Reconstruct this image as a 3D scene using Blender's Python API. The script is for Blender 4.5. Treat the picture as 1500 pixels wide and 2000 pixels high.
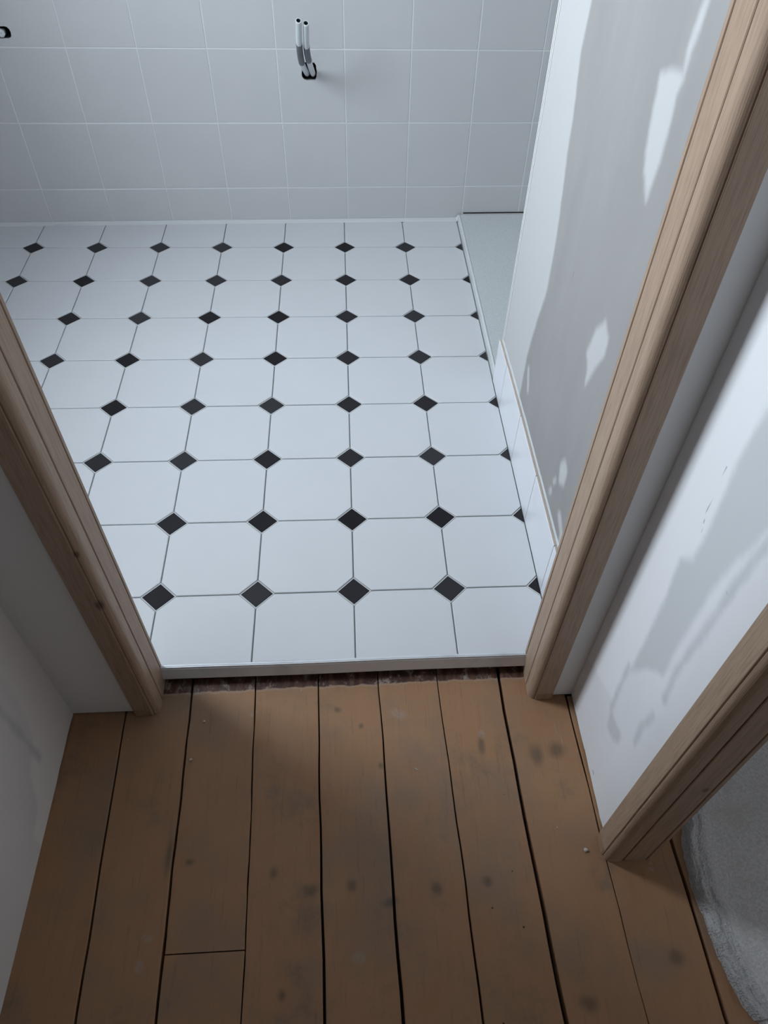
import bpy, math, random
import numpy as np
from mathutils import Vector, Matrix

for o in list(bpy.data.objects):
    bpy.data.objects.remove(o)
S = bpy.context.scene
COL = S.collection
random.seed(7)

# ------------------------------------------------------------------ camera
cd = bpy.data.cameras.new('camera'); cam = bpy.data.objects.new('camera', cd); COL.objects.link(cam)
RT, UP, FW = (0.997903, -0.057874, 0.029003), (0.026315, 0.772008, 0.635068), (0.059144, 0.632973, -0.771911)
cam.matrix_world = Matrix(((RT[0], UP[0], -FW[0], 0.00069), (RT[1], UP[1], -FW[1], -0.89243),
                           (RT[2], UP[2], -FW[2], 1.22796), (0, 0, 0, 1)))
cd.sensor_fit = 'VERTICAL'; cd.sensor_height = 36.0; cd.lens = 1420.8 / 2000 * 36.0
cd.shift_x = -23.78 / 2000; cd.shift_y = 68.75 / 2000
cd.clip_start = 0.02
S.camera = cam

# ------------------------------------------------------------------ light
S.view_settings.view_transform = 'Standard'; S.view_settings.look = 'None'
S.view_settings.gamma = 1.0; S.view_settings.use_curve_mapping = False
S.view_settings.exposure = 0.0
wd = bpy.data.worlds.new('daylight'); S.world = wd; wd.use_nodes = True
wd.node_tree.nodes['Background'].inputs[0].default_value = (0.55, 0.68, 0.85, 1)
wd.node_tree.nodes['Background'].inputs[1].default_value = 0.3

def area_light(name, loc, target, sx, sy, power, color):
    l = bpy.data.lights.new(name, 'AREA'); l.shape = 'RECTANGLE'; l.size = sx; l.size_y = sy
    l.energy = power; l.color = color
    o = bpy.data.objects.new(name, l); COL.objects.link(o); o.location = loc
    d = Vector(target) - Vector(loc)
    o.rotation_euler = d.to_track_quat('-Z', 'Y').to_euler()
    return o
# daylight entering the bathroom window (wall on the far side, out of frame) and the next room's unseen side window; the other two lamps are added fill
area_light('bathroom_daylight', (-1.44, 0.43, 1.60), (0, 0.43, 1.60), 0.56, 0.90, 56, (0.82, 0.915, 1.0))
area_light('bedroom_fill', (1.45, -2.18, 1.45), (1.45, 0, 1.45), 1.1, 1.1, 1.5, (0.98, 0.97, 1.0))  # added fill to brighten the carpet, no window stands behind it
area_light('bedroom_side_daylight', (2.58, -0.95, 1.40), (0, -0.95, 1.40), 0.8, 1.0, 6.5, (0.92, 0.96, 1.0))
area_light('hall_fill', (-0.06, -2.185, 1.75), (-0.06, 0, 1.75), 0.6, 0.7, 0.3, (1.0, 0.90, 0.80))  # added warm fill that lifts the dim hall, no window in that wall

# ------------------------------------------------------------------ constants (metres, finished tile surface = 0)
P = 0.2                       # floor tile pitch
ZW = -0.045                   # hall boards
WY, WS = 1.574, 0.0232        # back wall line  y = WY + WS*x
XL, XR = -0.532, 0.419        # hall side walls
YP = -0.2335                  # hall face of the partition
BX = 0.402                    # bathroom plaster wall
ZC = 2.4

# ------------------------------------------------------------------ node helpers
class NT:
    def __init__(s, name):
        s.m = bpy.data.materials.new(name); s.m.use_nodes = True
        s.t = s.m.node_tree; s.n = s.t.nodes; s.b = s.n['Principled BSDF']; s.l = s.t.links
    def node(s, typ, **kw):
        n = s.n.new(typ)
        for k, v in kw.items(): setattr(n, k, v)
        return n
    def set(s, sock, v):
        if hasattr(v, 'bl_idname') or hasattr(v, 'is_linked'): s.l.new(v, sock)
        else: sock.default_value = v
    def pos(s): return s.node('ShaderNodeNewGeometry').outputs['Position']
    def obj(s): return s.node('ShaderNodeTexCoord').outputs['Object']
    def rnd(s): return s.node('ShaderNodeObjectInfo').outputs['Random']
    def vmul(s, v, k):
        n = s.node('ShaderNodeVectorMath', operation='MULTIPLY'); s.l.new(v, n.inputs[0]); n.inputs[1].default_value = k; return n.outputs[0]
    def vadd(s, v, k):
        n = s.node('ShaderNodeVectorMath', operation='ADD'); s.set(n.inputs[0], v); s.set(n.inputs[1], k); return n.outputs[0]
    def noise(s, v, scale, detail=3, rough=0.55, dist=0):
        n = s.node('ShaderNodeTexNoise'); s.l.new(v, n.inputs['Vector']); n.inputs['Scale'].default_value = scale
        n.inputs['Detail'].default_value = detail; n.inputs['Roughness'].default_value = rough; n.inputs['Distortion'].default_value = dist
        return n.outputs['Fac']
    def math(s, op, a, b=0.0, clamp=False):
        n = s.node('ShaderNodeMath', operation=op, use_clamp=clamp); s.set(n.inputs[0], a); s.set(n.inputs[1], b); return n.outputs[0]
    def ramp(s, v, a, b, lo=0.0, hi=1.0):
        n = s.node('ShaderNodeMapRange', interpolation_type='SMOOTHSTEP'); s.set(n.inputs[0], v)
        n.inputs[1].default_value = a; n.inputs[2].default_value = b; n.inputs[3].default_value = lo; n.inputs[4].default_value = hi
        return n.outputs[0]
    def mix(s, f, a, b, blend='MIX'):
        n = s.node('ShaderNodeMix', data_type='RGBA', blend_type=blend)
        s.set(n.inputs[0], f)
        for i, v in ((6, a), (7, b)):
            s.set(n.inputs[i], (*v, 1) if isinstance(v, tuple) and len(v) == 3 else v)
        return n.outputs[2]
    def sep(s, v):
        n = s.node('ShaderNodeSeparateXYZ'); s.l.new(v, n.inputs[0]); return n.outputs
    def attr(s, name):
        return s.node('ShaderNodeAttribute', attribute_name=name).outputs['Fac']
    def bump(s, h, strength, dist=0.002):
        n = s.node('ShaderNodeBump'); s.l.new(h, n.inputs['Height']); n.inputs['Strength'].default_value = strength
        n.inputs['Distance'].default_value = dist; s.l.new(n.outputs[0], s.b.inputs['Normal'])
    def out(s, color, rough=0.5, metal=0.0, spec=0.5):
        s.set(s.b.inputs['Base Color'], (*color, 1) if isinstance(color, tuple) and len(color) == 3 else color)
        s.set(s.b.inputs['Roughness'], rough); s.b.inputs['Metallic'].default_value = metal
        s.b.inputs['Specular IOR Level'].default_value = spec
        return s.m
    def spot(s, p2, x, y, rx, ry, soft=0.6):
        """soft elliptical mark on a horizontal surface"""
        a = s.vadd(p2, (-x, -y, 0)); a = s.vmul(a, (1 / rx, 1 / ry, 0))
        n = s.node('ShaderNodeVectorMath', operation='LENGTH'); s.l.new(a, n.inputs[0])
        return s.ramp(n.outputs['Value'], 1.0, 1.0 - soft)

M = {}
def mat_tile(name, c1, c2, rough, bump=0.05, scale=9, spec=0.5):
    t = NT(name); p = t.vadd(t.obj(), t.rnd())
    n = t.noise(p, scale, 4); c = t.mix(n, c1, c2)
    r = t.math('MULTIPLY', t.rnd(), 0.05); c = t.mix(r, c, (0.55, 0.58, 0.62))
    t.bump(t.noise(p, 45, 2), bump, 0.001)
    M[name] = t.out(c, rough, spec=spec); return M[name]
mat_tile('white_floor_tile', (0.655, 0.67, 0.70), (0.615, 0.63, 0.66), 0.38)
mat_tile('white_wall_tile', (0.625, 0.63, 0.635), (0.585, 0.593, 0.60), 0.33, 0.12)
mat_tile('skirting_glaze', (0.76, 0.77, 0.81), (0.72, 0.74, 0.78), 0.30, 0.03)
mat_tile('black_tile', (0.009, 0.0075, 0.010), (0.013, 0.011, 0.014), 0.5, 0.08, 30, 0.12)

t = NT('tile_biscuit'); M['biscuit'] = t.out(t.mix(t.noise(t.pos(), 60), (0.42, 0.33, 0.26), (0.56, 0.47, 0.40)), 0.9)
t = NT('floor_grout'); M['grout'] = t.out(t.mix(t.noise(t.pos(), 12), (0.25, 0.26, 0.26), (0.36, 0.37, 0.37)), 0.9)
t = NT('pale_grout'); M['collar'] = t.out(t.mix(t.noise(t.pos(), 40), (0.52, 0.53, 0.535), (0.60, 0.61, 0.615)), 0.85)
t = NT('wall_grout'); M['wgrout'] = t.out(t.mix(t.noise(t.pos(), 14), (0.80, 0.80, 0.80), (0.74, 0.75, 0.75)), 0.85)
t = NT('white_sealant'); M['seal'] = t.out((0.66, 0.68, 0.69), 0.45)
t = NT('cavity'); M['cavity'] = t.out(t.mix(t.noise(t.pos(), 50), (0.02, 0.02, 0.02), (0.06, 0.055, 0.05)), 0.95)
t = NT('white_paint'); p = t.pos()
M['white'] = t.out(t.mix(t.noise(p, 5, 4), (0.78, 0.775, 0.765), (0.73, 0.725, 0.72)), 0.75); 
t = NT('ceiling_paint'); M['ceil'] = t.out(t.mix(t.noise(t.pos(), 4), (0.42, 0.42, 0.42), (0.38, 0.38, 0.385)), 0.85)
t = NT('old_plaster_scraps'); M['crumb'] = t.out(t.mix(t.noise(t.obj(), 300), (0.62, 0.58, 0.52), (0.45, 0.40, 0.34)), 0.9)
t = NT('subfloor_dark'); M['sub'] = t.out(t.mix(t.noise(t.pos(), 30), (0.018, 0.014, 0.012), (0.035, 0.028, 0.022)), 0.95)

# brushed aluminium threshold
t = NT('aluminium'); p = t.vmul(t.pos(), (6, 200, 200))
n = t.noise(p, 1.0, 4); sm = t.ramp(t.noise(t.pos(), 9, 4), 0.45, 0.7)
t.bump(n, 0.08, 0.001)
M['alu'] = t.out(t.mix(sm, (0.74, 0.77, 0.81), (0.55, 0.58, 0.62)), 0.32, 0.35)

# stone-resin shower tray
t = NT('tray_resin'); p = t.pos(); g = t.noise(p, 420, 2)
t.bump(g, 0.25, 0.001)
M['tray'] = t.out(t.mix(t.ramp(t.noise(p, 300, 2), 0.4, 0.65), (0.52, 0.55, 0.56), (0.60, 0.63, 0.64)), 0.6)

# oak
KNOTS = ((-.379, -.241, .4356, .006), (-.3815, -.2425, .315, .010), (.4695, -.547, .27, .006))
def mat_oak(name, ca, cb, cd_):
    t = NT(name); p = t.vadd(t.obj(), t.vmul(t.rnd(), (3, 3, 3)))
    q = t.vmul(p, (1, 1, 0.035))
    fine = t.noise(q, 420, 4, 0.65); broad = t.noise(t.vmul(p, (1, 1, 0.08)), 38, 3, 0.5, 0.6)
    pores = t.ramp(t.noise(t.vmul(p, (1, 1, 0.02)), 900, 2), 0.56, 0.68)
    c = t.mix(broad, ca, cb); c = t.mix(t.ramp(fine, 0.42, 0.7, 0, 0.55), c, cd_); c = t.mix(t.math('MULTIPLY', pores, 0.4), c, cd_)
    kn = t.ramp(t.noise(t.vmul(p, (1, 1, 0.5)), 11, 2), 0.70, 0.80)
    c = t.mix(t.math('MULTIPLY', kn, 0.6), c, cd_)
    wpos = t.vadd(t.pos(), t.vmul(t.vadd(t.node('ShaderNodeTexNoise').outputs['Color'], (-.5, -.5, -.5)), (0.006, 0.006, 0.006)))
    for (x, y, z, r_) in KNOTS:
        d = t.node('ShaderNodeVectorMath', operation='LENGTH'); t.l.new(t.vmul(t.vadd(wpos, (-x, -y, -z)), (1 / r_, 1 / r_, .6 / r_)), d.inputs[0])
        c = t.mix(t.ramp(d.outputs['Value'], 1.0, 0.3, 0, 0.7), c, (0.06, 0.035, 0.025))
    t.bump(fine, 0.18, 0.001)
    M[name] = t.out(c, 0.5, spec=0.35)
mat_oak('oak', (0.445, 0.325, 0.24), (0.365, 0.255, 0.18), (0.22, 0.145, 0.10))
mat_oak('oak_end', (0.34, 0.235, 0.15), (0.30, 0.20, 0.125), (0.20, 0.13, 0.08))

# painted old boards
t = NT('painted_boards'); p = t.pos(); xyz = t.sep(p)
r = t.rnd()
q = t.vadd(t.vmul(p, (1, 0.09, 1)), t.vmul(t.rnd(), (5, 5, 5)))
gr = t.noise(q, 70, 4, 0.6, 0.4); cloud = t.noise(t.vadd(p, t.vmul(t.rnd(), (1, 1, 1))), 5.5, 4, 0.6)
c = t.mix(gr, (0.345, 0.193, 0.100), (0.285, 0.153, 0.078))
c = t.mix(t.ramp(cloud, 0.42, 0.68), c, (0.225, 0.152, 0.105))
c = t.mix(t.math('MULTIPLY', r, 0.35), c, (0.34, 0.19, 0.106))
c = t.mix(t.ramp(t.noise(t.vmul(p, (1, .45, 1)), 13, 5, 0.7), 0.52, 0.72, 0, 0.7), c, (0.31, 0.155, 0.082))
c = t.mix(t.ramp(t.noise(t.vmul(p, (1, 0.06, 1)), 160, 5, 0.75), 0.55, 0.75, 0, 0.45), c, (0.105, 0.062, 0.04))
c = t.mix(t.ramp(t.noise(t.vadd(p, (3, 7, 0)), 8, 6, 0.72), 0.54, 0.70, 0, 0.5), c, (0.13, 0.108, 0.085))
c = t.mix(t.ramp(t.noise(t.vmul(p, (1, 0.3, 1)), 240, 4, 0.8), 0.63, 0.78, 0, 0.5), c, (0.38, 0.33, 0.29))
wp = t.vadd(p, t.vmul(t.vadd(t.node('ShaderNodeTexNoise').outputs['Color'], (-.5, -.5, -.5)), (0.02, 0.02, 0)))
dark = None
for (x, y, rx, ry) in ((-.145, -.536, .013, .016), (-.083, -.563, .020, .016), (-.016, -.562, .015, .016), (-.038, -.245, .010, .010),
                       (.007, -.28, .008, .009), (.327, -.352, .020, .032), (.368, -.345, .025, .025), (.206, -.566, .015, .014),
                       (.124, -.573, .014, .017), (-.125, -.711, .012, .013), (-.285, -.513, .012, .010), (-.322, -.50, .010, .05),
                       (.488, -.693, .022, .02), (.337, -.746, .018, .018), (.045, -.589, .020, .012), (.228, -.33, .012, .03), (.04, -.36, .010, .01)):
    m_ = t.spot(wp, x, y, rx, ry, 0.9); dark = m_ if dark is None else t.math('MAXIMUM', dark, m_)
c = t.mix(t.math('MULTIPLY', dark, 0.55), c, (0.055, 0.052, 0.042))
pale = None
for (x, y, rx, ry) in ((.232, -.307, .012, .012), (-.335, -.622, .013, .009), (-.340, -.662, .010, .014), (-.195, -.247, .012, .007),
                       (.078, -.26, .02, .015), (.489, -.552, .005, .004), (.489, -.561, .005, .004), (-.008, -.667, .016, .012), (.374, -.30, .0022, .022), (.383, -.325, .0022, .02)):
    m_ = t.spot(wp, x, y, rx, ry, 0.7); pale = m_ if pale is None else t.math('MAXIMUM', pale, m_)
pale = t.math('MULTIPLY', pale, t.ramp(t.noise(p, 150, 3), 0.3, 0.6, 0.25, 0.8))
c = t.mix(t.math('MULTIPLY', pale, 0.5), c, (0.34, 0.30, 0.28))
# pale dust specks and worm holes
v = t.node('ShaderNodeTexVoronoi'); t.l.new(p, v.inputs['Vector']); v.inputs['Scale'].default_value = 38
vs = t.sep(v.outputs['Color'])
sp = t.math('MULTIPLY', t.ramp(v.outputs['Distance'], 0.055, 0.03), t.ramp(vs[0], 0.93, 0.94))
c = t.mix(t.math('MULTIPLY', sp, 0.75), c, (0.45, 0.42, 0.38))
inb = t.math('MULTIPLY', t.ramp(xyz[0], 0.168, 0.172), t.ramp(xyz[0], 0.27, 0.262))
hole = t.math('MULTIPLY', t.math('MULTIPLY', t.ramp(v.outputs['Distance'], 0.075, 0.055), t.ramp(vs[1], 0.50, 0.51)), inb)
c = t.mix(t.math('MULTIPLY', hole, 0.9), c, (0.012, 0.008, 0.006))
# bare strip in front of the threshold with plaster smears
edge = t.math('ADD', xyz[1], t.math('MULTIPLY', t.noise(p, 55, 4), 0.012))
edge = t.math('ADD', edge, t.math('MULTIPLY', xyz[0], -0.012))
bare = t.ramp(edge, -0.1895, -0.1865)
bc = t.mix(t.ramp(t.noise(t.vmul(p, (1, 0.3, 1)), 120, 4), 0.4, 0.7), (0.060, 0.026, 0.019), (0.13, 0.066, 0.042))
bc = t.mix(t.ramp(t.noise(t.vmul(p, (1, 0.7, 1)), 48, 6, 0.75), 0.52, 0.66, 0, 0.65), bc, (0.42, 0.36, 0.32))
c = t.mix(bare, c, bc)
c = t.mix(t.ramp(t.math('ABSOLUTE', t.math('ADD', edge, 0.19)), 0.004, 0.0, 0, 0.35), c, (0.36, 0.31, 0.27))
t.bump(t.math('ADD', t.noise(p, 90, 3), gr), 0.12, 0.0012)
M['boards'] = t.out(c, t.ramp(t.noise(p, 20, 3), 0.3, 0.7, 0.42, 0.6), spec=0.35)

# plaster walls: 'light' / 'dark' are signed distances (m) to hand-filled patches, positive inside
def mat_plaster(name, base, base2, light, dark, amp=0.02):
    t = NT(name); p = t.pos(); q = t.vmul(p, (1, 1, 0.35))
    wob = t.math('MULTIPLY', t.math('SUBTRACT', t.noise(p, 16, 5, 0.6), 0.5), amp)
    wob2 = t.math('MULTIPLY', t.math('SUBTRACT', t.noise(p, 22, 5, 0.6), 0.5), amp * 0.7)
    c = t.mix(t.ramp(t.noise(t.vmul(p, (1, 1, 0.5)), 6, 4, 0.5), 0.3, 0.75), base, base2)
    c = t.mix(t.ramp(t.noise(t.vmul(p, (1, 1, 0.3)), 9, 4, 0.65), 0.45, 0.8, 0, 0.12), c, light)
    c = t.mix(t.ramp(t.math('ADD', t.attr('light'), wob), -0.012, 0.005), c, light)
    c = t.mix(t.ramp(t.math('ADD', t.attr('dark'), wob2), -0.010, 0.006, 0, 0.75), c, dark)
    c = t.mix(t.ramp(t.attr('mark'), -0.0012, 0.0004, 0, 0.6), c, (0.12, 0.12, 0.13))
    t.bump(t.noise(p, 30, 4), 0.06, 0.002)
    M[name] = t.out(c, 0.7, spec=0.3)
mat_plaster('skimmed_plaster', (0.315, 0.31, 0.304), (0.29, 0.286, 0.282), (0.515, 0.515, 0.515), (0.25, 0.25, 0.25))
mat_plaster('hall_plaster', (0.80, 0.81, 0.84), (0.74, 0.75, 0.78), (0.84, 0.85, 0.88), (0.54, 0.56, 0.575), 0.022)
mat_plaster('hall_plaster_old', (0.60, 0.575, 0.56), (0.54, 0.52, 0.51), (0.66, 0.63, 0.60), (0.42, 0.42, 0.43), 0.03)

t = NT('felt_carpet'); p = t.pos()
fl = t.noise(p, 260, 4, 0.7)
c = t.mix(t.ramp(fl, 0.35, 0.65), (0.48, 0.48, 0.485), (0.63, 0.63, 0.635))
c = t.mix(t.ramp(t.noise(p, 14, 3), 0.45, 0.7, 0, 0.5), c, (0.44, 0.435, 0.43))
t.bump(fl, 0.6, 0.003)
M['felt'] = t.out(c, 0.9, spec=0.2)
t = NT('clear_film'); p = t.pos()
vf = t.node('ShaderNodeTexVoronoi'); t.l.new(p, vf.inputs['Vector']); vf.inputs['Scale'].default_value = 330
t.bump(t.math('ADD', t.math('MULTIPLY', t.noise(p, 130, 4, 0.7), 1.5), vf.outputs['Distance']), 1.0, 0.004)
M['film'] = t.out((0.86, 0.87, 0.89), 0.16, spec=1.0); t.b.inputs['Alpha'].default_value = 0.6
t = NT('pipe_plastic'); M['pipe'] = t.out(t.mix(t.noise(t.pos(), 40), (0.70, 0.74, 0.76), (0.64, 0.68, 0.70)), 0.35)
t = NT('pipe_bore_shade'); M['bore_shade'] = t.out((0.05, 0.055, 0.06), 0.6)  # shade deep inside the pipe, put into the colour as near-black
t = NT('grey_tape'); M['tape'] = t.out(t.mix(t.noise(t.pos(), 120), (0.12, 0.125, 0.14), (0.155, 0.16, 0.18)), 0.45)
t = NT('window_plastic'); M['upvc'] = t.out((0.75, 0.75, 0.75), 0.4)

# ------------------------------------------------------------------ mesh helpers
def mesh(name, v, f):
    m = bpy.data.meshes.new(name); m.from_pydata([tuple(x) for x in v], [], f); m.update(); return m
def link(name, m, mat, parent=None, kind=None, label=None, cat=None, group=None, smooth=False):
    o = bpy.data.objects.new(name, m); COL.objects.link(o)
    if m is not None and mat is not None and not m.materials:
        for x in (mat if isinstance(mat, (list, tuple)) else [mat]): m.materials.append(x)
    if parent: o.parent = parent
    if kind: o['kind'] = kind
    if label: o['label'] = label
    if cat: o['category'] = cat
    if group: o['group'] = group
    if smooth:
        for p_ in m.polygons: p_.use_smooth = True
    return o
def box(x0, x1, y0, y1, z0, z1):
    v = [(x, y, z) for z in (z0, z1) for y in (y0, y1) for x in (x0, x1)]
    return v, [(0, 2, 3, 1), (4, 5, 7, 6), (0, 1, 5, 4), (2, 6, 7, 3), (0, 4, 6, 2), (1, 3, 7, 5)]
def boxes(*bs):
    V, F = [], []
    for b in bs:
        v, f = box(*b); k = len(V); V += v; F += [tuple(i + k for i in q) for q in f]
    return V, F
def prism(poly, z0, z1):
    n = len(poly); a = sum(poly[i][0] * poly[(i + 1) % n][1] - poly[(i + 1) % n][0] * poly[i][1] for i in range(n))
    if a < 0: poly = poly[::-1]
    v = [(x, y, z0) for x, y in poly] + [(x, y, z1) for x, y in poly]
    return v, [tuple(range(n - 1, -1, -1)), tuple(range(n, 2 * n))] + [(i, (i + 1) % n, n + (i + 1) % n, n + i) for i in range(n)]
def slab_tile(poly, th, bev=0.0012, z=0.0):
    """convex tile with a small eased edge, top at z"""
    n = len(poly); cx = sum(p[0] for p in poly) / n; cy = sum(p[1] for p in poly) / n
    a = sum(poly[i][0] * poly[(i + 1) % n][1] - poly[(i + 1) % n][0] * poly[i][1] for i in range(n))
    if a < 0: poly = poly[::-1]
    ins = []
    for i in range(n):                       # inward offset of every corner
        p0, p1, p2 = Vector(poly[i - 1]), Vector(poly[i]), Vector(poly[(i + 1) % n])
        d1, d2 = (p1 - p0).normalized(), (p2 - p1).normalized()
        n1, n2 = Vector((-d1.y, d1.x)), Vector((-d2.y, d2.x))
        k = (n1 + n2); k = k / max(0.3, k.dot(n1)) * bev
        ins.append((p1.x + k.x, p1.y + k.y))
    v = [(x, y, z - th) for x, y in poly] + [(x, y, z - bev * .8) for x, y in poly] + [(x, y, z) for x, y in ins]
    f = [tuple(range(n - 1, -1, -1)), tuple(range(2 * n, 3 * n))]
    for r_ in (0, n): f += [(r_ + i, r_ + (i + 1) % n, r_ + n + (i + 1) % n, r_ + n + i) for i in range(n)]
    return v, f
def clip(poly, a, b, c):
    """keep a*x + b*y <= c"""
    out = []
    for i in range(len(poly)):
        p_, q_ = poly[i], poly[(i + 1) % len(poly)]
        dp, dq = a * p_[0] + b * p_[1] - c, a * q_[0] + b * q_[1] - c
        if dp <= 0: out.append(p_)
        if dp * dq < 0:
            k = dp / (dp - dq); out.append((p_[0] + k * (q_[0] - p_[0]), p_[1] + k * (q_[1] - p_[1])))
    res = []
    for p_ in out:
        if not res or math.dist(p_, res[-1]) > 1e-5: res.append(p_)
    if len(res) > 1 and math.dist(res[0], res[-1]) < 1e-5: res.pop()
    return res
def area(poly):
    return abs(sum(poly[i][0] * poly[i - 1][1] - poly[i - 1][0] * poly[i][1] for i in range(len(poly)))) / 2
def struct(name, vf, mat, parent=None, label=None):
    return link(name, mesh(name, *vf), mat, parent, 'structure' if not parent else None, label)

# ------------------------------------------------------------------ bathroom floor
floor = struct('bathroom_floor', boxes((-1.25, 1.25, -0.158, 1.66, -0.10, -0.0035)), M['grout'], None,
               'bathroom floor of white octagon tiles with black diamond insets')
OCT = 0.0364; G = 0.0014; DI = 0.0328; DC = 0.0362
def octagon(x, y):
    h = P / 2 - G; k = P / 2 - OCT
    return [(x + a, y + b) for a, b in ((-k, -h), (k, -h), (h, -k), (h, k), (k, h), (-k, h), (-h, k), (-h, -k))]
def diamond(x, y, d=None):
    d = d or DI; return [(x - d, y), (x, y - d), (x + d, y), (x, y + d)]
XEDGE = 0.3895
def fit_floor(poly):
    q = clip(poly, 1, 0, XEDGE); q = clip(q, -1, 0, 1.245) if q else q
    q = clip(q, 0, -1, 0.1615) if q else q
    q = clip(q, -WS, 1, WY - 0.006) if q else q
    return q
def inset_mesh(poly, collar):
    # black inset with the pale collar of grout it is bedded in
    v, f = slab_tile(poly, 0.006, 0.001); n0, k = len(f), len(v)
    if len(collar) >= 3:
        v2, f2 = slab_tile(collar, 0.007, 0.0003, -0.0011); v += v2; f += [tuple(i + k for i in q) for q in f2]
    m = mesh('black_tile', v, f); m.materials.append(M['black_tile']); m.materials.append(M['collar'])
    for p_ in m.polygons: p_.material_index = 0 if p_.index < n0 else 1
    return m
OM = mesh('white_tile', *slab_tile(octagon(0, 0), 0.008)); DM = inset_mesh(diamond(0, 0), diamond(0, 0, DC))
OM.materials.append(M['white_floor_tile'])
for j in range(-1, 9):
    for i in range(-8, 3):
        for kind in (0, 1):
            cx, cy = (i * P + P / 2, j * P + P / 2) if kind == 0 else (i * P, j * P)
            full = octagon(cx, cy) if kind == 0 else diamond(cx, cy)
            q = fit_floor(full)
            if len(q) < 3 or area(q) < 4e-5: continue
            nm = ('white_tile', 'black_tile')[kind]
            if abs(area(q) - area(full)) < 1e-7:
                m = (OM, DM)[kind]
            else:
                q = [(x - cx, y - cy) for x, y in q]
                if kind: m = inset_mesh(q, [(x - cx, y - cy) for x, y in fit_floor(diamond(cx, cy, DC))])
                else: m = mesh(nm, *slab_tile(q, 0.008, 0.001)); m.materials.append(M['white_floor_tile'])
            o = link(nm, m, None, floor); o.location = (cx, cy, random.uniform(-0.0003, 0.0003) - (0.0002 if kind else 0))

# ------------------------------------------------------------------ back wall with tiles
ang = math.atan(WS); CA, SA = math.cos(ang), math.sin(ang)
def wl(s, z, d): return (s * CA - d * SA * -1 * 0 + d * SA, WY + s * SA - d * CA, z)   # d = distance out of the tile face
H1 = (-0.1150, -0.0690, 0.4285, 0.4775); H2 = (-0.960, -0.9105, 0.5295, 0.5605)
H3 = (0.412, 1.25, 0.0215, 0.0258)
TH = 0.008
def wall_with_holes(s0, s1, z0, z1, holes, d, depth):
    ss = sorted({s0, s1, *[h[0] for h in holes], *[h[1] for h in holes]}); zs = sorted({z0, z1, *[h[2] for h in holes], *[h[3] for h in holes]})
    V, F, MI = [], [], []
    def quad(a, b, c, e, mi):
        k = len(V); V.extend([a, b, c, e]); F.append((k, k + 1, k + 2, k + 3)); MI.append(mi)
    for a, b in zip(ss, ss[1:]):
        for c, e in zip(zs, zs[1:]):
            if any(abs(a - h[0]) < 1e-6 and abs(b - h[1]) < 1e-6 and abs(c - h[2]) < 1e-6 for h in holes):
                b0, b1 = d - depth, d
                quad(wl(a, c, b0), wl(b, c, b0), wl(b, e, b0), wl(a, e, b0), 1)
                quad(wl(a, c, b1), wl(b, c, b1), wl(b, c, b0), wl(a, c, b0), 1); quad(wl(a, e, b0), wl(b, e, b0), wl(b, e, b1), wl(a, e, b1), 1)
                quad(wl(a, c, b1), wl(a, c, b0), wl(a, e, b0), wl(a, e, b1), 1); quad(wl(b, c, b0), wl(b, c, b1), wl(b, e, b1), wl(b, e, b0), 1)
            else: quad(wl(a, c, d), wl(b, c, d), wl(b, e, d), wl(a, e, d), 0)
    quad(wl(s0, z0, d - .12), wl(s0, z1, d - .12), wl(s1, z1, d - .12), wl(s1, z0, d - .12), 0)
    quad(wl(s0, z1, d), wl(s1, z1, d), wl(s1, z1, d - .12), wl(s0, z1, d - .12), 0)
    m = mesh('wall_back', V, F)
    m.materials.append(M['wgrout']); m.materials.append(M['cavity'])
    for p_, k in zip(m.polygons, MI): p_.material_index = k
    return m
wb = link('wall_back', wall_with_holes(-1.27, 1.27, -0.05, ZC, [H1, H2, H3], -0.0009, 0.07), None, None, 'structure', 'back wall of plain white square tiles')
TW, THT = 0.1970, 0.1972; g2 = 0.0010
def to_wall(vs): return [wl(x, y, z) for x, y, z in vs]
def holed_tile(x0, x1, z0, z1, h):
    cx, cz = (h[0] + h[1]) / 2, (h[2] + h[3]) / 2; rx, rz = (h[1] - h[0]) / 2 - .001, (h[3] - h[2]) / 2 - .001
    angs = sorted([2 * math.pi * k / 20 for k in range(20)] + [math.atan2(z - cz, x - cx) % (2 * math.pi) for x in (x0, x1) for z in (z0, z1)])
    inn, out = [], []
    for a in angs:
        c, s = math.cos(a), math.sin(a); e = 0.45
        jit = 1 + 0.03 * math.sin(7 * a + 1) + 0.02 * math.sin(13 * a)
        k = jit / ((abs(c) / rx) ** (2 / e) + (abs(s) / rz) ** (2 / e)) ** (e / 2)
        inn.append((cx + k * c, cz + k * s))
        t_ = min(((x1 - cx) / c if c > 1e-9 else (x0 - cx) / c if c < -1e-9 else 9), ((z1 - cz) / s if s > 1e-9 else (z0 - cz) / s if s < -1e-9 else 9))
        out.append((cx + t_ * c, cz + t_ * s))
    n = len(angs); b = 0.0012
    shrink = lambda p_: (min(max(p_[0], x0 + b), x1 - b), min(max(p_[1], z0 + b), z1 - b))
    V = [(x, z, -TH) for x, z in out] + [(x, z, -b * .8) for x, z in out] + [(*shrink(q), 0) for q in out] + [(x, z, 0) for x, z in inn] + [(x, z, -TH) for x, z in inn]
    F = []
    for r_ in range(4): F += [(r_ * n + i, r_ * n + (i + 1) % n, (r_ + 1) * n + (i + 1) % n, (r_ + 1) * n + i) for i in range(n)]
    return V, F
cols = [0.013 + c_ * TW for c_ in range(-8, 8)]
rows = [0.0085] + [0.1155 + r_ * THT for r_ in range(0, 7)]
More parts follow.
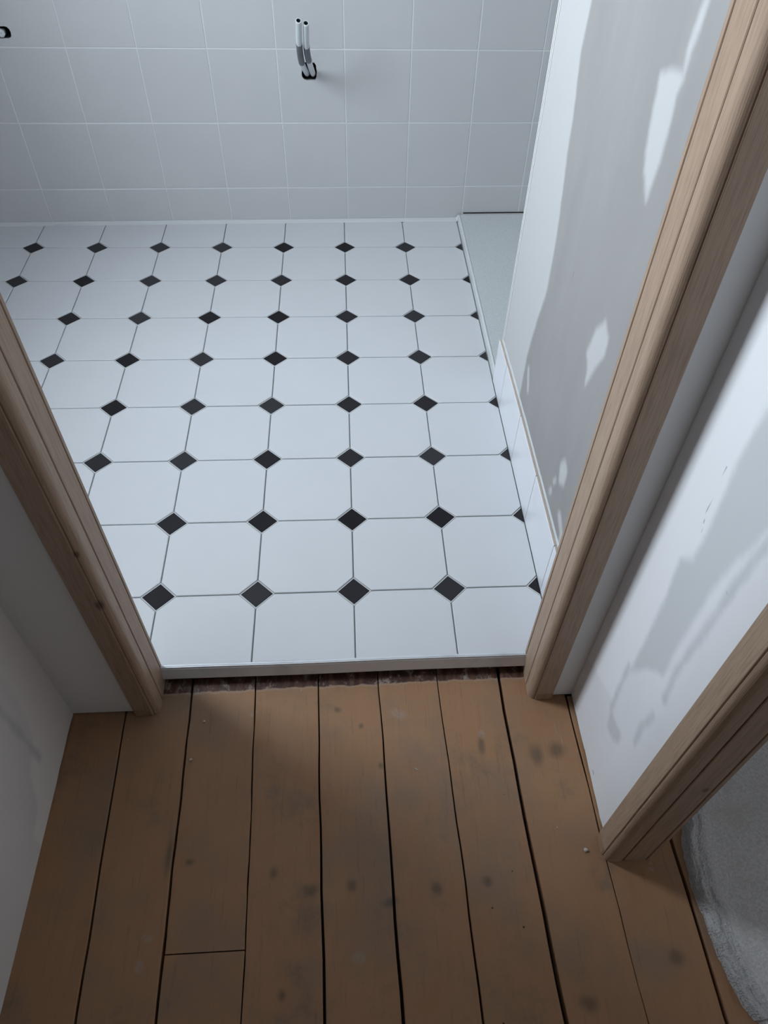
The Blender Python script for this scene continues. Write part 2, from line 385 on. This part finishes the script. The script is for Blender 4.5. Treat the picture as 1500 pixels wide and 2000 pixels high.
for a, b in zip(cols, cols[1:]):
    for k, (c_, e_) in enumerate(zip(rows, rows[1:])):
        x0, x1 = max(a, -1.255) + g2, min(b, 1.255) - g2
        if x1 - x0 < 0.01: continue
        z0, z1 = c_ + g2, e_ - g2
        if k == 0 and a > 0.38: z0 = 0.0262
        hh = [h for h in (H1, H2) if h[0] > x0 and h[1] < x1 and h[2] > z0 and h[3] < z1]
        if hh: v, f = holed_tile(x0, x1, z0, z1, hh[0])
        else: v, f = slab_tile([(x0, z0), (x1, z0), (x1, z1), (x0, z1)], TH, 0.0013)
        dz = random.uniform(-0.0002, 0.0002)
        v = to_wall([(x, y, z + dz) for x, y, z in v])
        ctr = Vector(wl((x0 + x1) / 2, (z0 + z1) / 2, 0))
        o = link('wall_tile', mesh('wall_tile', [tuple(Vector(q) - ctr) for q in v], f), M['white_wall_tile'], wb); o.location = ctr
# sealant fillet along the foot of the wall
v = to_wall([(-1.25, 0.0, 0.010), (-1.25, 0.0, -0.006), (-1.25, 0.0092, -0.006), (-1.25, 0.0092, 0.0006), (-1.25, 0.003, 0.0035),
             (0.394, 0.0, 0.010), (0.394, 0.0, -0.006), (0.394, 0.0092, -0.006), (0.394, 0.0092, 0.0006), (0.394, 0.003, 0.0035)])
link('sealant_bead', mesh('sealant_bead', v, [(0, 1, 2, 3, 4), (9, 8, 7, 6, 5)] + [(i, 5 + i, 5 + (i + 1) % 5, (i + 1) % 5) for i in range(5)]), M['seal'], wb)

# ------------------------------------------------------------------ patched plaster walls (dense grid with patch distances)
def sd_poly(X, Y, poly):
    poly = np.array(poly); n = len(poly); d = np.full(X.shape, 9.0); ins = np.zeros(X.shape, bool)
    for i in range(n):
        a, b = poly[i], poly[(i + 1) % n]; e = b - a; L = max(e @ e, 1e-12)
        t_ = np.clip(((X - a[0]) * e[0] + (Y - a[1]) * e[1]) / L, 0, 1)
        d = np.minimum(d, np.hypot(X - a[0] - t_ * e[0], Y - a[1] - t_ * e[1]))
        c = (a[1] > Y) != (b[1] > Y)
        with np.errstate(divide='ignore', invalid='ignore'):
            xi = a[0] + (Y - a[1]) / (b[1] - a[1] if abs(b[1] - a[1]) > 1e-12 else 1e-12) * e[0]
        ins ^= c & (X < xi)
    return np.where(ins, d, -d)
def sd_line(X, Y, pts, w):
    d = np.full(X.shape, 9.0); pts = np.array(pts)
    for a, b in zip(pts, pts[1:]):
        e = b - a; t_ = np.clip(((X - a[0]) * e[0] + (Y - a[1]) * e[1]) / (e @ e), 0, 1)
        d = np.minimum(d, np.hypot(X - a[0] - t_ * e[0], Y - a[1] - t_ * e[1]))
    return w - d
def plaster_face(name, x, y0, y1, z0, z1, back, mat, light=(), dark=(), marks=(), flip=False, step=0.005, ragged=0.0, label=None):
    """a solid wall whose face at x is finely divided; extends to 'back'"""
    ny, nz = max(2, int((y1 - y0) / step)), max(2, int((min(z1, 1.35) - z0) / step))
    ys = np.linspace(y0, y1, ny + 1); zs = np.append(np.linspace(z0, min(z1, 1.35), nz + 1), z1)
    Y, Z = np.meshgrid(ys, zs); nzz = len(zs)
    X = np.full(Y.shape, x); Zg = Z.copy()
    if ragged:
        rs = np.random.RandomState(3)
        j = np.convolve(rs.rand(ny + 1 + 4), np.ones(5) / 5, 'valid')
        Zg[0] += (j - 0.45) * ragged
    V = np.stack([X, Y, Zg], -1).reshape(-1, 3).tolist()
    idx = lambda r_, c_: r_ * (ny + 1) + c_
    F = [(idx(r_, c_), idx(r_ + 1, c_), idx(r_ + 1, c_ + 1), idx(r_, c_ + 1)) for r_ in range(nzz - 1) for c_ in range(ny)]
    k = len(V)
    V += [(back, y0, z0), (back, y1, z0), (back, y1, z1), (back, y0, z1)]
    bl, br, tr, tl = idx(0, 0), idx(0, ny), idx(nzz - 1, ny), idx(nzz - 1, 0)
    F += [(k, k + 1, k + 2, k + 3)]
    F += [tuple([idx(r_, 0) for r_ in range(nzz)] + [k + 3, k]), tuple([idx(r_, ny) for r_ in range(nzz - 1, -1, -1)] + [k + 1, k + 2])]
    F += [tuple([idx(0, c_) for c_ in range(ny + 1)] + [k + 1, k]), tuple([idx(nzz - 1, c_) for c_ in range(ny, -1, -1)] + [k + 3, k + 2])]
    if flip: F = [q[::-1] for q in F]
    m = mesh(name, V, F)
    def field(shapes):
        d = np.full(Y.shape, -0.2)
        for s_ in shapes:
            d = np.maximum(d, sd_line(Y, Z, s_[1], s_[0]) if isinstance(s_[0], float) else sd_poly(Y, Z, s_))
        return np.append(np.clip(d, -0.2, 0.2).ravel(), [-0.2] * 4)
    for an, sh in (('light', light), ('dark', dark), ('mark', marks)):
        at = m.attributes.new(an, 'FLOAT', 'POINT'); at.data.foreach_set('value', field(sh).astype(np.float32))
    return link(name, m, mat, None, 'structure', label)

YE = 0.690
plaster_face('wall_right', BX, -0.165, YE, -0.02, ZC, 1.27, M['skimmed_plaster'],
    light=[[(.9, 1.4), (.50, 1.4), (.497, .90), (.499, .817), (.4705, .733), (.455, .654), (.432, .58), (.4176, .507), (.4158, .426), (.436, .36), (.458, .254), (.458, .10), (.9, .10)],
           [(.104, .919), (.126, .909), (.107, .848), (.089, .804), (.058, .784), (.056, .8116), (.0536, .862), (.063, .910), (.054, .9295), (.075, .925)],
           [(.054, .9295), (.0565, .9546), (.050, .982), (.046, 1.02), (.053, 1.02), (.062, .974), (.063, .9534)],
           [(.074, .582), (.0995, .5505), (.114, .50), (.094, .485), (.086, .459), (.069, .5035), (.046, .549), (.05, .575)],
           [(.096, .263), (.079, .231), (.056, .247), (.057, .281), (.075, .289)],
           (0.004, [(.40, .20), (.425, .235)]), (0.006, [(-.01, .10), (-.005, .17), (.03, .185)]),
           (0.003, [(.105, .205), (.098, .215)]), (0.003, [(.112, .170), (.107, .178)])],
    marks=[(0.0008, [(.277, .53), (.275, .555)])], flip=False, label='bathroom plasterboard wall patched with white filler')
plaster_face('wall_hall_right', XR, -0.502, -0.165, ZW + 0.003, ZC, 0.4825, M['hall_plaster'],
    light=[[(-.235, 1.4), (-.32, 1.4), (-.335, .75), (-.35, .66), (-.352, .55), (-.335, .52), (-.345, .44), (-.35, .27), (-.35, .16), (-.235, .10)]],
    dark=[[(-.345, 1.4), (-.350, .774), (-.345, .729), (-.347, .671), (-.360, .576), (-.361, .534), (-.336, .51), (-.350, .431), (-.3546, .305), (-.356, .262),
           (-.381, .32), (-.404, .3465), (-.418, .357), (-.4136, .416), (-.4115, .496), (-.4126, .58), (-.4256, .642), (-.437, .70), (-.44, 1.4)],
          (0.0035, [(-.449, .75), (-.445, .66), (-.441, .60), (-.440, .506), (-.436, .40), (-.446, .34)]),
          [(-.36, .137), (-.373, .105), (-.400, .113), (-.413, .133), (-.409, .15), (-.385, .142)],
          (0.004, [(-.4435, .199), (-.438, .24), (-.4453, .291)]), (0.003, [(-.347, .26), (-.352, .19), (-.358, .14)])],
    marks=[(0.0006, [(-.331, .67), (-.3365, .60), (-.348, .572)]), (0.0012, [(-.431, .576), (-.439, .575)]), (0.0022, [(-.396, -.024), (-.403, -.022)])], flip=False, ragged=0.008,
    label='white plastered hall wall smeared with grey filler')
plaster_face('wall_hall_left', XL, -2.2, YP, ZW + 0.003, ZC, XL - 0.10, M['hall_plaster_old'],
    light=[[(-.235, .5), (-.30, .40), (-.318, .17), (-.34, .085), (-.384, .065), (-.427, 0), (-.47, -.01), (-.47, -.05), (-.235, -.05)]],
    dark=[(0.0035, [(-.359, .26), (-.3576, .141), (-.3593, .047)])],
    flip=True, ragged=0.010, label='old plastered hall wall with a dark diagonal scuff')

# ------------------------------------------------------------------ remaining shell
struct('wall_hall_front', boxes((-1.25, -0.400, YP, -0.165, ZW + 0.003, ZC), (0.372, 0.4195, YP, -0.166, ZW + 0.003, ZC), (-0.42, 0.40, YP, -0.165, 2.04, ZC)), M['white'],
       None, 'white plastered partition around the bathroom doorway')
struct('wall_left', boxes((-1.55, -1.25, -0.165, 0.13, -0.05, ZC), (-1.55, -1.25, 0.73, 1.60, -0.05, ZC), (-1.55, -1.25, 0.13, 0.73, -0.05, 1.13), (-1.55, -1.25, 0.13, 0.73, 2.07, ZC)), M['ceil'],
       None, 'bathroom wall holding the window')
win = struct('window_1', boxes((-1.50, -1.445, 0.13, 0.16, 1.13, 2.07), (-1.50, -1.445, 0.70, 0.73, 1.13, 2.07), (-1.50, -1.445, 0.16, 0.70, 1.13, 1.16), (-1.50, -1.445, 0.16, 0.70, 2.04, 2.07)), M['upvc'],
             None, 'white framed bathroom window')
struct('wall_shower_side', boxes((1.25, 1.35, YE, 1.66, -0.05, ZC)), M['white'], None, 'wall at the end of the shower recess')
struct('wall_hall_back', boxes((-0.64, 2.6, -2.3, -2.2, -0.1, ZC)), M['white'], None, 'far end wall of hall')
struct('wall_bedroom_end', boxes((2.6, 2.7, -2.3, -0.165, -0.1, ZC)), M['white'], None, 'outer wall of next room')
struct('wall_bedroom_front', boxes((0.4825, 2.6, -0.30, -0.166, -0.1, ZC)), M['white'], None, 'wall between next room and bathroom')
struct('wall_bedroom_side', boxes((XR, 0.4825, -2.2, -1.36, ZW, ZC), (XR, 0.4825, -1.36, -0.502, 2.04, ZC)), M['white'], None, 'wall beside and over the next doorway')
struct('ceiling', boxes((-1.6, 2.7, -2.3, 1.72, ZC, ZC + 0.1)), M['ceil'], None, 'bare grey plasterboard ceiling')

# ------------------------------------------------------------------ hall boards
hf = struct('hall_floor', boxes((-0.64, 2.6, -2.2, -0.158, -0.12, -0.068)), M['sub'], None, 'old brown painted floorboards of the hall')
SL = -0.0245
# (seam x at y=-0.2, gap near the doorway, gap half a metre on)
seams = [(-0.556, .003, .003), (-0.4358, .0028, .0040), (-0.3180, .0034, .0045), (-0.1946, .0024, .0019), (-0.0738, .0022, .0046), (0.0430, .0019, .0052),
         (0.1607, .0017, .0035), (0.2822, .0058, .0070), (0.4064, .0038, .0010), (0.5253, .0050, .0060), (0.646, .004, .004), (0.767, .004, .004), (0.888, .004, .004)]
def wob(i, y): return 0.0010 * math.sin(9 * y + 2.1 * i) + 0.0006 * math.sin(31 * y + i) + 0.0003 * math.sin(83 * y + 2 * i)
def plank(i, y0, y1):
    (xa, ga, ha), (xb, gb, hb) = seams[i], seams[i + 1]
    n = 40; rings = []
    for k in range(n + 1):
        y = y0 + (y1 - y0) * k / n
        k_ = min(1, max(0, (-0.22 - y) / 0.5)); wa = ga + (ha - ga) * k_; wb_ = gb + (hb - gb) * k_
        a = xa + SL * (y + 0.2) + wob(i, y) + wa / 2; b = xb + SL * (y + 0.2) + wob(i + 1, y) - wb_ / 2
        e = 0.0008; rings.append([(a, y, -0.022), (a, y, -e), (a + e, y, 0), (b - e, y, 0), (b, y, -e), (b, y, -0.022)])
    V = [p_ for r_ in rings for p_ in r_]; F = [tuple(range(5, -1, -1)), tuple(6 * n + j for j in range(6))]
    F += [(6 * k + j, 6 * k + (j + 1) % 6, 6 * k + 6 + (j + 1) % 6, 6 * k + 6 + j) for k in range(n) for j in range(6)]
    F = [q[::-1] for q in F]
    cx, cy = (xa + xb) / 2, (y0 + y1) / 2
    m = mesh('floorboard', [(x - cx, y - cy, z) for x, y, z in V], F)
    o = link('floorboard', m, M['boards'], hf); o.location = (cx, cy, ZW + random.uniform(-0.0006, 0.0006))
for i in range(len(seams) - 1):
    top = -0.160 if i <= 7 else -0.302
    if i == 8: top = -0.236
    if i == 2: plank(i, -0.6465, top); plank(i, -2.19, -0.6485)
    else: plank(i, -2.19, top)
pk = struct('bedroom_floor', boxes((0.89, 2.6, -2.2, -0.302, -0.068, ZW)), M['boards'], None, 'boards of the next room')

# ------------------------------------------------------------------ oak door linings
def arc(cu, cv, ru, rv, a0, a1, n=7):
    return [(cu + ru * math.cos(math.radians(a0 + (a1 - a0) * k / n)), cv + rv * math.sin(math.radians(a0 + (a1 - a0) * k / n))) for k in range(n + 1)]
# u: depth behind the hall-side face, v: distance into the jamb from the opening
ARCH = [(0.0320, 0.0012), (0.0305, 0.0), (0.0155, 0.0)] + arc(0.0155, 0.0115, 0.0140, 0.0115, 270, 190, 8) + [(0.0024, 0.0106), (0.0026, 0.0116), (0.0004, 0.0124), (0.0, 0.0135), (0.0, 0.0445), (0.0015, 0.046), (0.032, 0.046)]
LIN = [(0.0345, 0.0014), (0.0357, 0.0004), (0.0722, 0.0004), (0.0732, 0.0014), (0.0732, 0.046), (0.0345, 0.046)]
STRIP = [(0.0748, 0.0012), (0.0756, 0.0002), (0.0815, 0.0002), (0.0823, 0.0012), (0.0823, 0.046), (0.0748, 0.046)]
CORE = [(0.0322, 0.0052), (0.0750, 0.0052), (0.0750, 0.0455), (0.0322, 0.0455)]
def casing(name, f, z1, label):
    root = link(name, None, None, None, 'structure', label)
    x0, y0 = f(0.04, 0.02); root.location = (x0, y0, ZW)
    for nm, prof, zz, mt in (('architrave', ARCH, ZW + .0002, 'oak'), ('lining', LIN, ZW + .0005, 'oak'), ('stop_strip', STRIP, ZW + .0005, 'oak')):
        v, fc = prism([f(u, w) for u, w in prof], zz, z1)
        m = mesh(nm, [(x - x0, y - y0, z - ZW) for x, y, z in v], fc)
        link(nm, m, M[mt], root)
    v, fc = prism([f(u, w) for u, w in [(-0.0007, 0.0145), (-0.0007, 0.0440), (0.0003, 0.0450), (0.004, 0.0450), (0.004, 0.0140)]], ZW + .0004, ZW + 0.021)
    link('foot_cut', mesh('foot_cut', [(x - x0, y - y0, z - ZW) for x, y, z in v], fc), M['oak_end'], root)
    return root
casing('trim_1', lambda u, v: (-0.3705 - v, -0.2425 + u), 2.04, 'oak door lining with knots, beside the shaded plaster corner')
casing('trim_2', lambda u, v: (0.3330 + v, -0.2410 + u), 2.04, 'pale oak door lining between bathroom plaster and white hall wall')
casing('trim_3', lambda u, v: (0.4070 + u, -0.5470 + v), 2.04, 'oak door lining of the next room, in front of the carpet')
struct('trim_6', boxes((-0.3705, 0.333, -0.2425, -0.160, 2.0, 2.04)), M['oak'], None, 'oak head of the bathroom door lining')

# ------------------------------------------------------------------ aluminium threshold
prof = [(-0.1600, -0.0015), (-0.1600, 0.0006), (-0.1640, 0.0006), (-0.1643, -0.0004), (-0.1650, -0.0004), (-0.1653, 0.0006), (-0.1668, 0.0004), (-0.1672, -0.0035), (-0.1684, -0.0042), (-0.1688, -0.0055),
        (-0.1756, -0.0262), (-0.1750, -0.0280), (-0.1735, -0.0280), (-0.1660, -0.0060), (-0.1655, -0.0015)]
n = len(prof); nx = 24; V = []
for k in range(nx + 1):
    x = -0.3765 + 0.7120 * k / nx; dy = -0.0008 + 0.0022 * (x / 0.37) * 0.5 + 0.0006 * math.sin(x * 14)
    V += [(x, y + dy, z) for y, z in prof]
F = [tuple(range(n)), tuple(nx * n + j for j in range(n - 1, -1, -1))] + [(k * n + j, k * n + n + j, k * n + n + (j + 1) % n, k * n + (j + 1) % n) for k in range(nx) for j in range(n)]
struct('trim_4', (V, F), M['alu'], None, 'dull aluminium edging strip along the tile edge in the doorway')

# ------------------------------------------------------------------ tile skirting
bb = link('baseboard_right', None, None, None, 'structure', 'white tile skirting along the patched plaster wall'); bb.location = (0.391, 0.2, 0)
joints = [(-0.158, -0.012, .146, .146), (-0.012, 0.1815, .1455, .145), (0.1815, 0.377, .144, .1425), (0.377, 0.575, .1415, .136), (0.575, 0.690, .134, .130)]
for y0, y1, za, zb in joints:
    x0, x1 = 0.3905, 0.3962; y0 += .0009; y1 -= .0009; e = .0012
    V = [(x0, y0, .0008), (x0, y1, .0008), (x0, y1, zb - e), (x0, y0, za - e), (x0 + e, y0 + e, za), (x0 + e, y1 - e, zb), (x1, y1, zb), (x1, y0, za), (x1, y0, .0008), (x1, y1, .0008)]
    V = [(x - .391, y - .2, z) for x, y, z in V]
    F = [(0, 3, 2, 1), (3, 4, 5, 2), (4, 7, 6, 5), (7, 8, 9, 6), (8, 0, 1, 9), (0, 8, 7, 4, 3), (1, 2, 5, 6, 9)]
    m = mesh('skirting_tile', V, F); m.materials.append(M['skirting_glaze']); m.materials.append(M['biscuit'])
    m.polygons[2].material_index = 1
    link('skirting_tile', m, None, bb)
V, F = [], []
for y0, y1, za, zb in joints:
    k = len(V); F += [tuple(i + k for i in q) for q in ((0, 3, 2, 1), (4, 5, 6, 7), (0, 1, 5, 4), (2, 3, 7, 6), (1, 2, 6, 5), (0, 4, 7, 3))]
    V += [(.3963 - .391, y0 - .2, 0), (.4022 - .391, y0 - .2, 0), (.4022 - .391, y1 - .2, 0), (.3963 - .391, y1 - .2, 0),
          (.3963 - .391, y0 - .2, za - .0012), (.4022 - .391, y0 - .2, za - .0004), (.4022 - .391, y1 - .2, zb - .0004), (.3963 - .391, y1 - .2, zb - .0012)]
link('adhesive_bed', mesh('adhesive_bed', V, F), M['seal'], bb)

# corner bead on the end of the plaster wall
v, f = boxes((0.3997, 0.4035, 0.6870, 0.6925, -0.01, ZC), (0.4006, 0.4035, 0.6800, 0.6852, 0.131, ZC))
struct('trim_5', (v, f), M['white'], None, 'slim white corner bead at the end of the patched wall')

# ------------------------------------------------------------------ shower tray
tr = link('shower_tray', None, None, None, None, 'low grey stone-resin shower tray in the corner recess', 'shower tray'); tr.location = (0.82, 1.15, 0)
def sub(name, vf, mat, parent, off, smooth=False, label=None):
    return link(name, mesh(name, [(x - off[0], y - off[1], z - off[2]) for x, y, z in vf[0]], vf[1]), mat, parent, label=label, smooth=smooth)
TO = (0.82, 1.15, 0)
yb0, yb1 = WY + WS * .40 - .009, WY + WS * 1.25 - .009
V, F = slab_tile([(0.4005, 0.694), (1.248, 0.694), (1.248, yb1), (0.4005, yb0)], 0.028, 0.002, 0.0225)
sub('tray_floor', (V, F), M['tray'], tr, TO)
V, F = slab_tile([(0.3935, 0.694), (0.4003, 0.694), (0.4003, yb0), (0.3935, yb0)], 0.030, 0.0018, 0.0240)
sub('edge_strip', (V, F), M['seal'], tr, TO)
import bmesh
bm = bmesh.new(); bmesh.ops.create_icosphere(bm, subdivisions=2, radius=1)
for q in bm.verts: q.co = Vector((q.co.x * .006, q.co.y * .010, q.co.z * .012 + .012)) * (1 + 0.15 * math.sin(q.co.x * 5 + q.co.z * 7))
m = bpy.data.meshes.new('sealant_blob'); bm.to_mesh(m); bm.free()
link('sealant_blob', m, M['seal'], tr, smooth=True).location = (0.392 - .82, yb0 - .006 - 1.15, 0)

# ------------------------------------------------------------------ water pipes with tape
def spline(pts, n=18):
    pts = [Vector(p_) for p_ in pts]; P_ = [pts[0] * 2 - pts[1]] + pts + [pts[-1] * 2 - pts[-2]]; out = []
    for i in range(1, len(P_) - 2):
        for k in range(n):
            t_ = k / n; a, b, c, d = P_[i - 1:i + 3]
            out.append(0.5 * ((2 * b) + (c - a) * t_ + (2 * a - 5 * b + 4 * c - d) * t_ ** 2 + (3 * b - a - 3 * c + d) * t_ ** 3))
    return out + [pts[-1]]
def tube(path, ro, ri=None, ns=18, closed_end=False):
    V, F = [], []; up = Vector((1, 0, 0)); N = len(path)
    fr = []
    for k, p_ in enumerate(path):
        d = (path[min(k + 1, N - 1)] - path[max(k - 1, 0)]).normalized(); s_ = (up - d * up.dot(d)).normalized(); fr.append((p_, s_, d.cross(s_)))
    def ring(k, r_):
        p_, a, b = fr[k]; V.extend([tuple(p_ + (a * math.cos(2 * math.pi * j / ns) + b * math.sin(2 * math.pi * j / ns)) * r_) for j in range(ns)])
    for k in range(N): ring(k, ro)
    rings = N
    if ri:
        for k in range(N - 1, -1, -1): ring(k, ri); rings += 1
    F = [(r_ * ns + j, r_ * ns + (j + 1) % ns, (r_ + 1) * ns + (j + 1) % ns, (r_ + 1) * ns + j) for r_ in range(rings - 1) for j in range(ns)]
    if ri: F += [((rings - 1) * ns + j, (rings - 1) * ns + (j + 1) % ns, (j + 1) % ns, j) for j in range(ns)]
    return V, F
for pts, lab, t0, t1 in ((((-.0995, 1.625, .428), (-.1005, 1.571, .4515), (-.1085, 1.486, .5033), (-.1097, 1.436, .5585), (-.1055, 1.391, .6266)), 'white water pipe with grey tape, its open end reaching higher', .48, .77),
                         (((-.0815, 1.625, .428), (-.0822, 1.571, .4510), (-.0881, 1.486, .5073), (-.0905, 1.441, .5537), (-.0867, 1.396, .6199)), 'shorter white water pipe with grey tape, on the side of its shadow', .50, .76)):
    path = spline(pts); base = Vector(pts[1])
    V, F = tube([p_ - base for p_ in path], 0.0080, 0.0058)
    pe = link('water_pipe', None, None, None, None, lab, 'pipe', 'water pipes coming out of the tiled wall'); pe.location = base
    m = mesh('pipe', V, F); m.materials.append(M['pipe']); m.materials.append(M['bore_shade'])
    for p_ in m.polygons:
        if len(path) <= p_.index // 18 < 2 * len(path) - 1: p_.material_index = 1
    link('pipe', m, None, pe, smooth=True)
    k0, k1 = int(t0 * len(path)), int(t1 * len(path))
    V, F = tube([p_ - base for p_ in path[k0:k1]], 0.0088, 0.0079)
    link('tape_band', mesh('tape_band', V, F), M['tape'], pe, smooth=True, label='dark grey tape wrapped around the pipe')
# cut cable end in the other hole
path = [Vector((-.940, WY - .0218 + .03, .541)), Vector((-.939, WY - .0218 + .012, .542)), Vector((-.937, WY - .0218 + 0.002, .543)), Vector((-.936, WY - .0218 - .003, .543))]
V, F = tube(path, 0.0095, 0.0006, 14)
o = link('conduit_stub', mesh('conduit_stub', [(x + .94, y - WY, z - .54) for x, y, z in V], F), M['pipe'], None, None, 'white conduit end inside the small square hole in the tiles', 'conduit', smooth=True)
o.location = (-.94, WY, .54)

# ------------------------------------------------------------------ carpet with film in the next room
edge = [(.80, -1.35), (.66, -.95), (.5924, -.7938), (.5819, -.7805), (.5695, -.7504), (.5607, -.7195), (.5568, -.6842), (.5528, -.6474), (.5486, -.6014), (.5486, -.5695), (.5529, -.5284), (.5625, -.4927), (.575, -.42), (.58, -.31)]
ex = [p_ for p_ in spline([(x, y, 0) for x, y in edge], 14)]
cpt = link('carpet', None, None, None, None, 'grey felt carpet with a clear plastic film edge, lying past the next doorway', 'carpet'); cpt.location = (.8, -.6, ZW)
def nz(a, b):
    return (math.sin(a * 61 + b * 13) + math.sin(a * 137 + 2.1 + b * 29) * .6 + math.sin(a * 290 + b * 71) * .35) / 2
def sheet(offs, zf, xf, x_end=None):
    V, F = [], []; m_ = len(offs)
    for k, e_ in enumerate(ex):
        for j, d in enumerate(offs):
            x = (e_.x + d if not (x_end and j == m_ - 1) else x_end) + xf(e_.y, d)
            V.append((x - .8, e_.y + .6, zf(e_.y, d)))
    F = [(k * m_ + j, k * m_ + j + 1, k * m_ + m_ + j + 1, k * m_ + m_ + j) for k in range(len(ex) - 1) for j in range(m_ - 1)]
    return V, F
def zfelt(y, d):
    if d <= 0.0: return 0.0008
    if d < .004: return 0.0008 + .007 * (d / .004) ** .5
    return .0085 + .0055 * math.exp(-((d - .011 - .003 * nz(y, 1)) / .006) ** 2) + .0035 * math.exp(-((d - .034) / .012) ** 2) + .0008 * nz(y, d * 20)
V, F = sheet([0, .001, .0025, .004, .006, .009, .012, .015, .018, .022, .026, .03, .035, .04, .05, .07, .1, .2, .4, 1.2], zfelt, lambda y, d: .0012 * nz(y, 3) if d < .1 else 0, 2.5)
link('felt_sheet', mesh('felt_sheet', V, F), M['felt'], cpt, smooth=True)
def zfilm(y, d):
    return zfelt(y, max(d, 0)) + .0016 + .0016 * nz(y * 1.7, d * 60) + .0012 * math.sin(d * 700 + 3 * nz(y, 2))
V, F = sheet([-.0035, -.002, 0, .0015, .003, .0045, .006, .008, .010, .012, .014, .016, .018, .020, .022, .024, .027, .030], lambda y, d: max(.0008, zfilm(y, d)) if d > -.003 else .0006, lambda y, d: .002 * nz(y * 1.3, 5))
link('film_edge', mesh('film_edge', V, F), M['film'], cpt, smooth=True, label='crinkled clear plastic film')

# ------------------------------------------------------------------ loose crumbs on the boards
def crumb(x, y, r_, seed, label, sx=1, sy=1):
    rs = random.Random(seed); bm = bmesh.new(); bmesh.ops.create_icosphere(bm, subdivisions=1, radius=r_)
    for q in bm.verts: q.co *= rs.uniform(.65, 1.15); q.co.x *= sx; q.co.y *= sy; q.co.z *= .75
    zmin = min(q.co.z for q in bm.verts)
    for q in bm.verts: q.co.z -= zmin
    m = bpy.data.meshes.new('plaster_crumb'); bm.to_mesh(m); bm.free()
    o = link('plaster_crumb', m, M['crumb'], None, None, label, 'crumb', 'loose bits on the floorboards'); o.location = (x, y, ZW + .0004); o.rotation_euler.z = rs.uniform(0, 3)
crumb(.3812, -.5265, .0042, 1, 'pale plaster crumb on the boards near the next door lining')
crumb(-.3020, -.3350, .0030, 2, 'tiny pale plaster crumb beside a seam near the shaded lining')
crumb(-.2865, -.2600, .0022, 5, 'speck of plaster on the boards below the aluminium strip')
crumb(.1044, -.3709, .0018, 3, 'thin pale splinter lying along a board in the light', 3.0, .7)
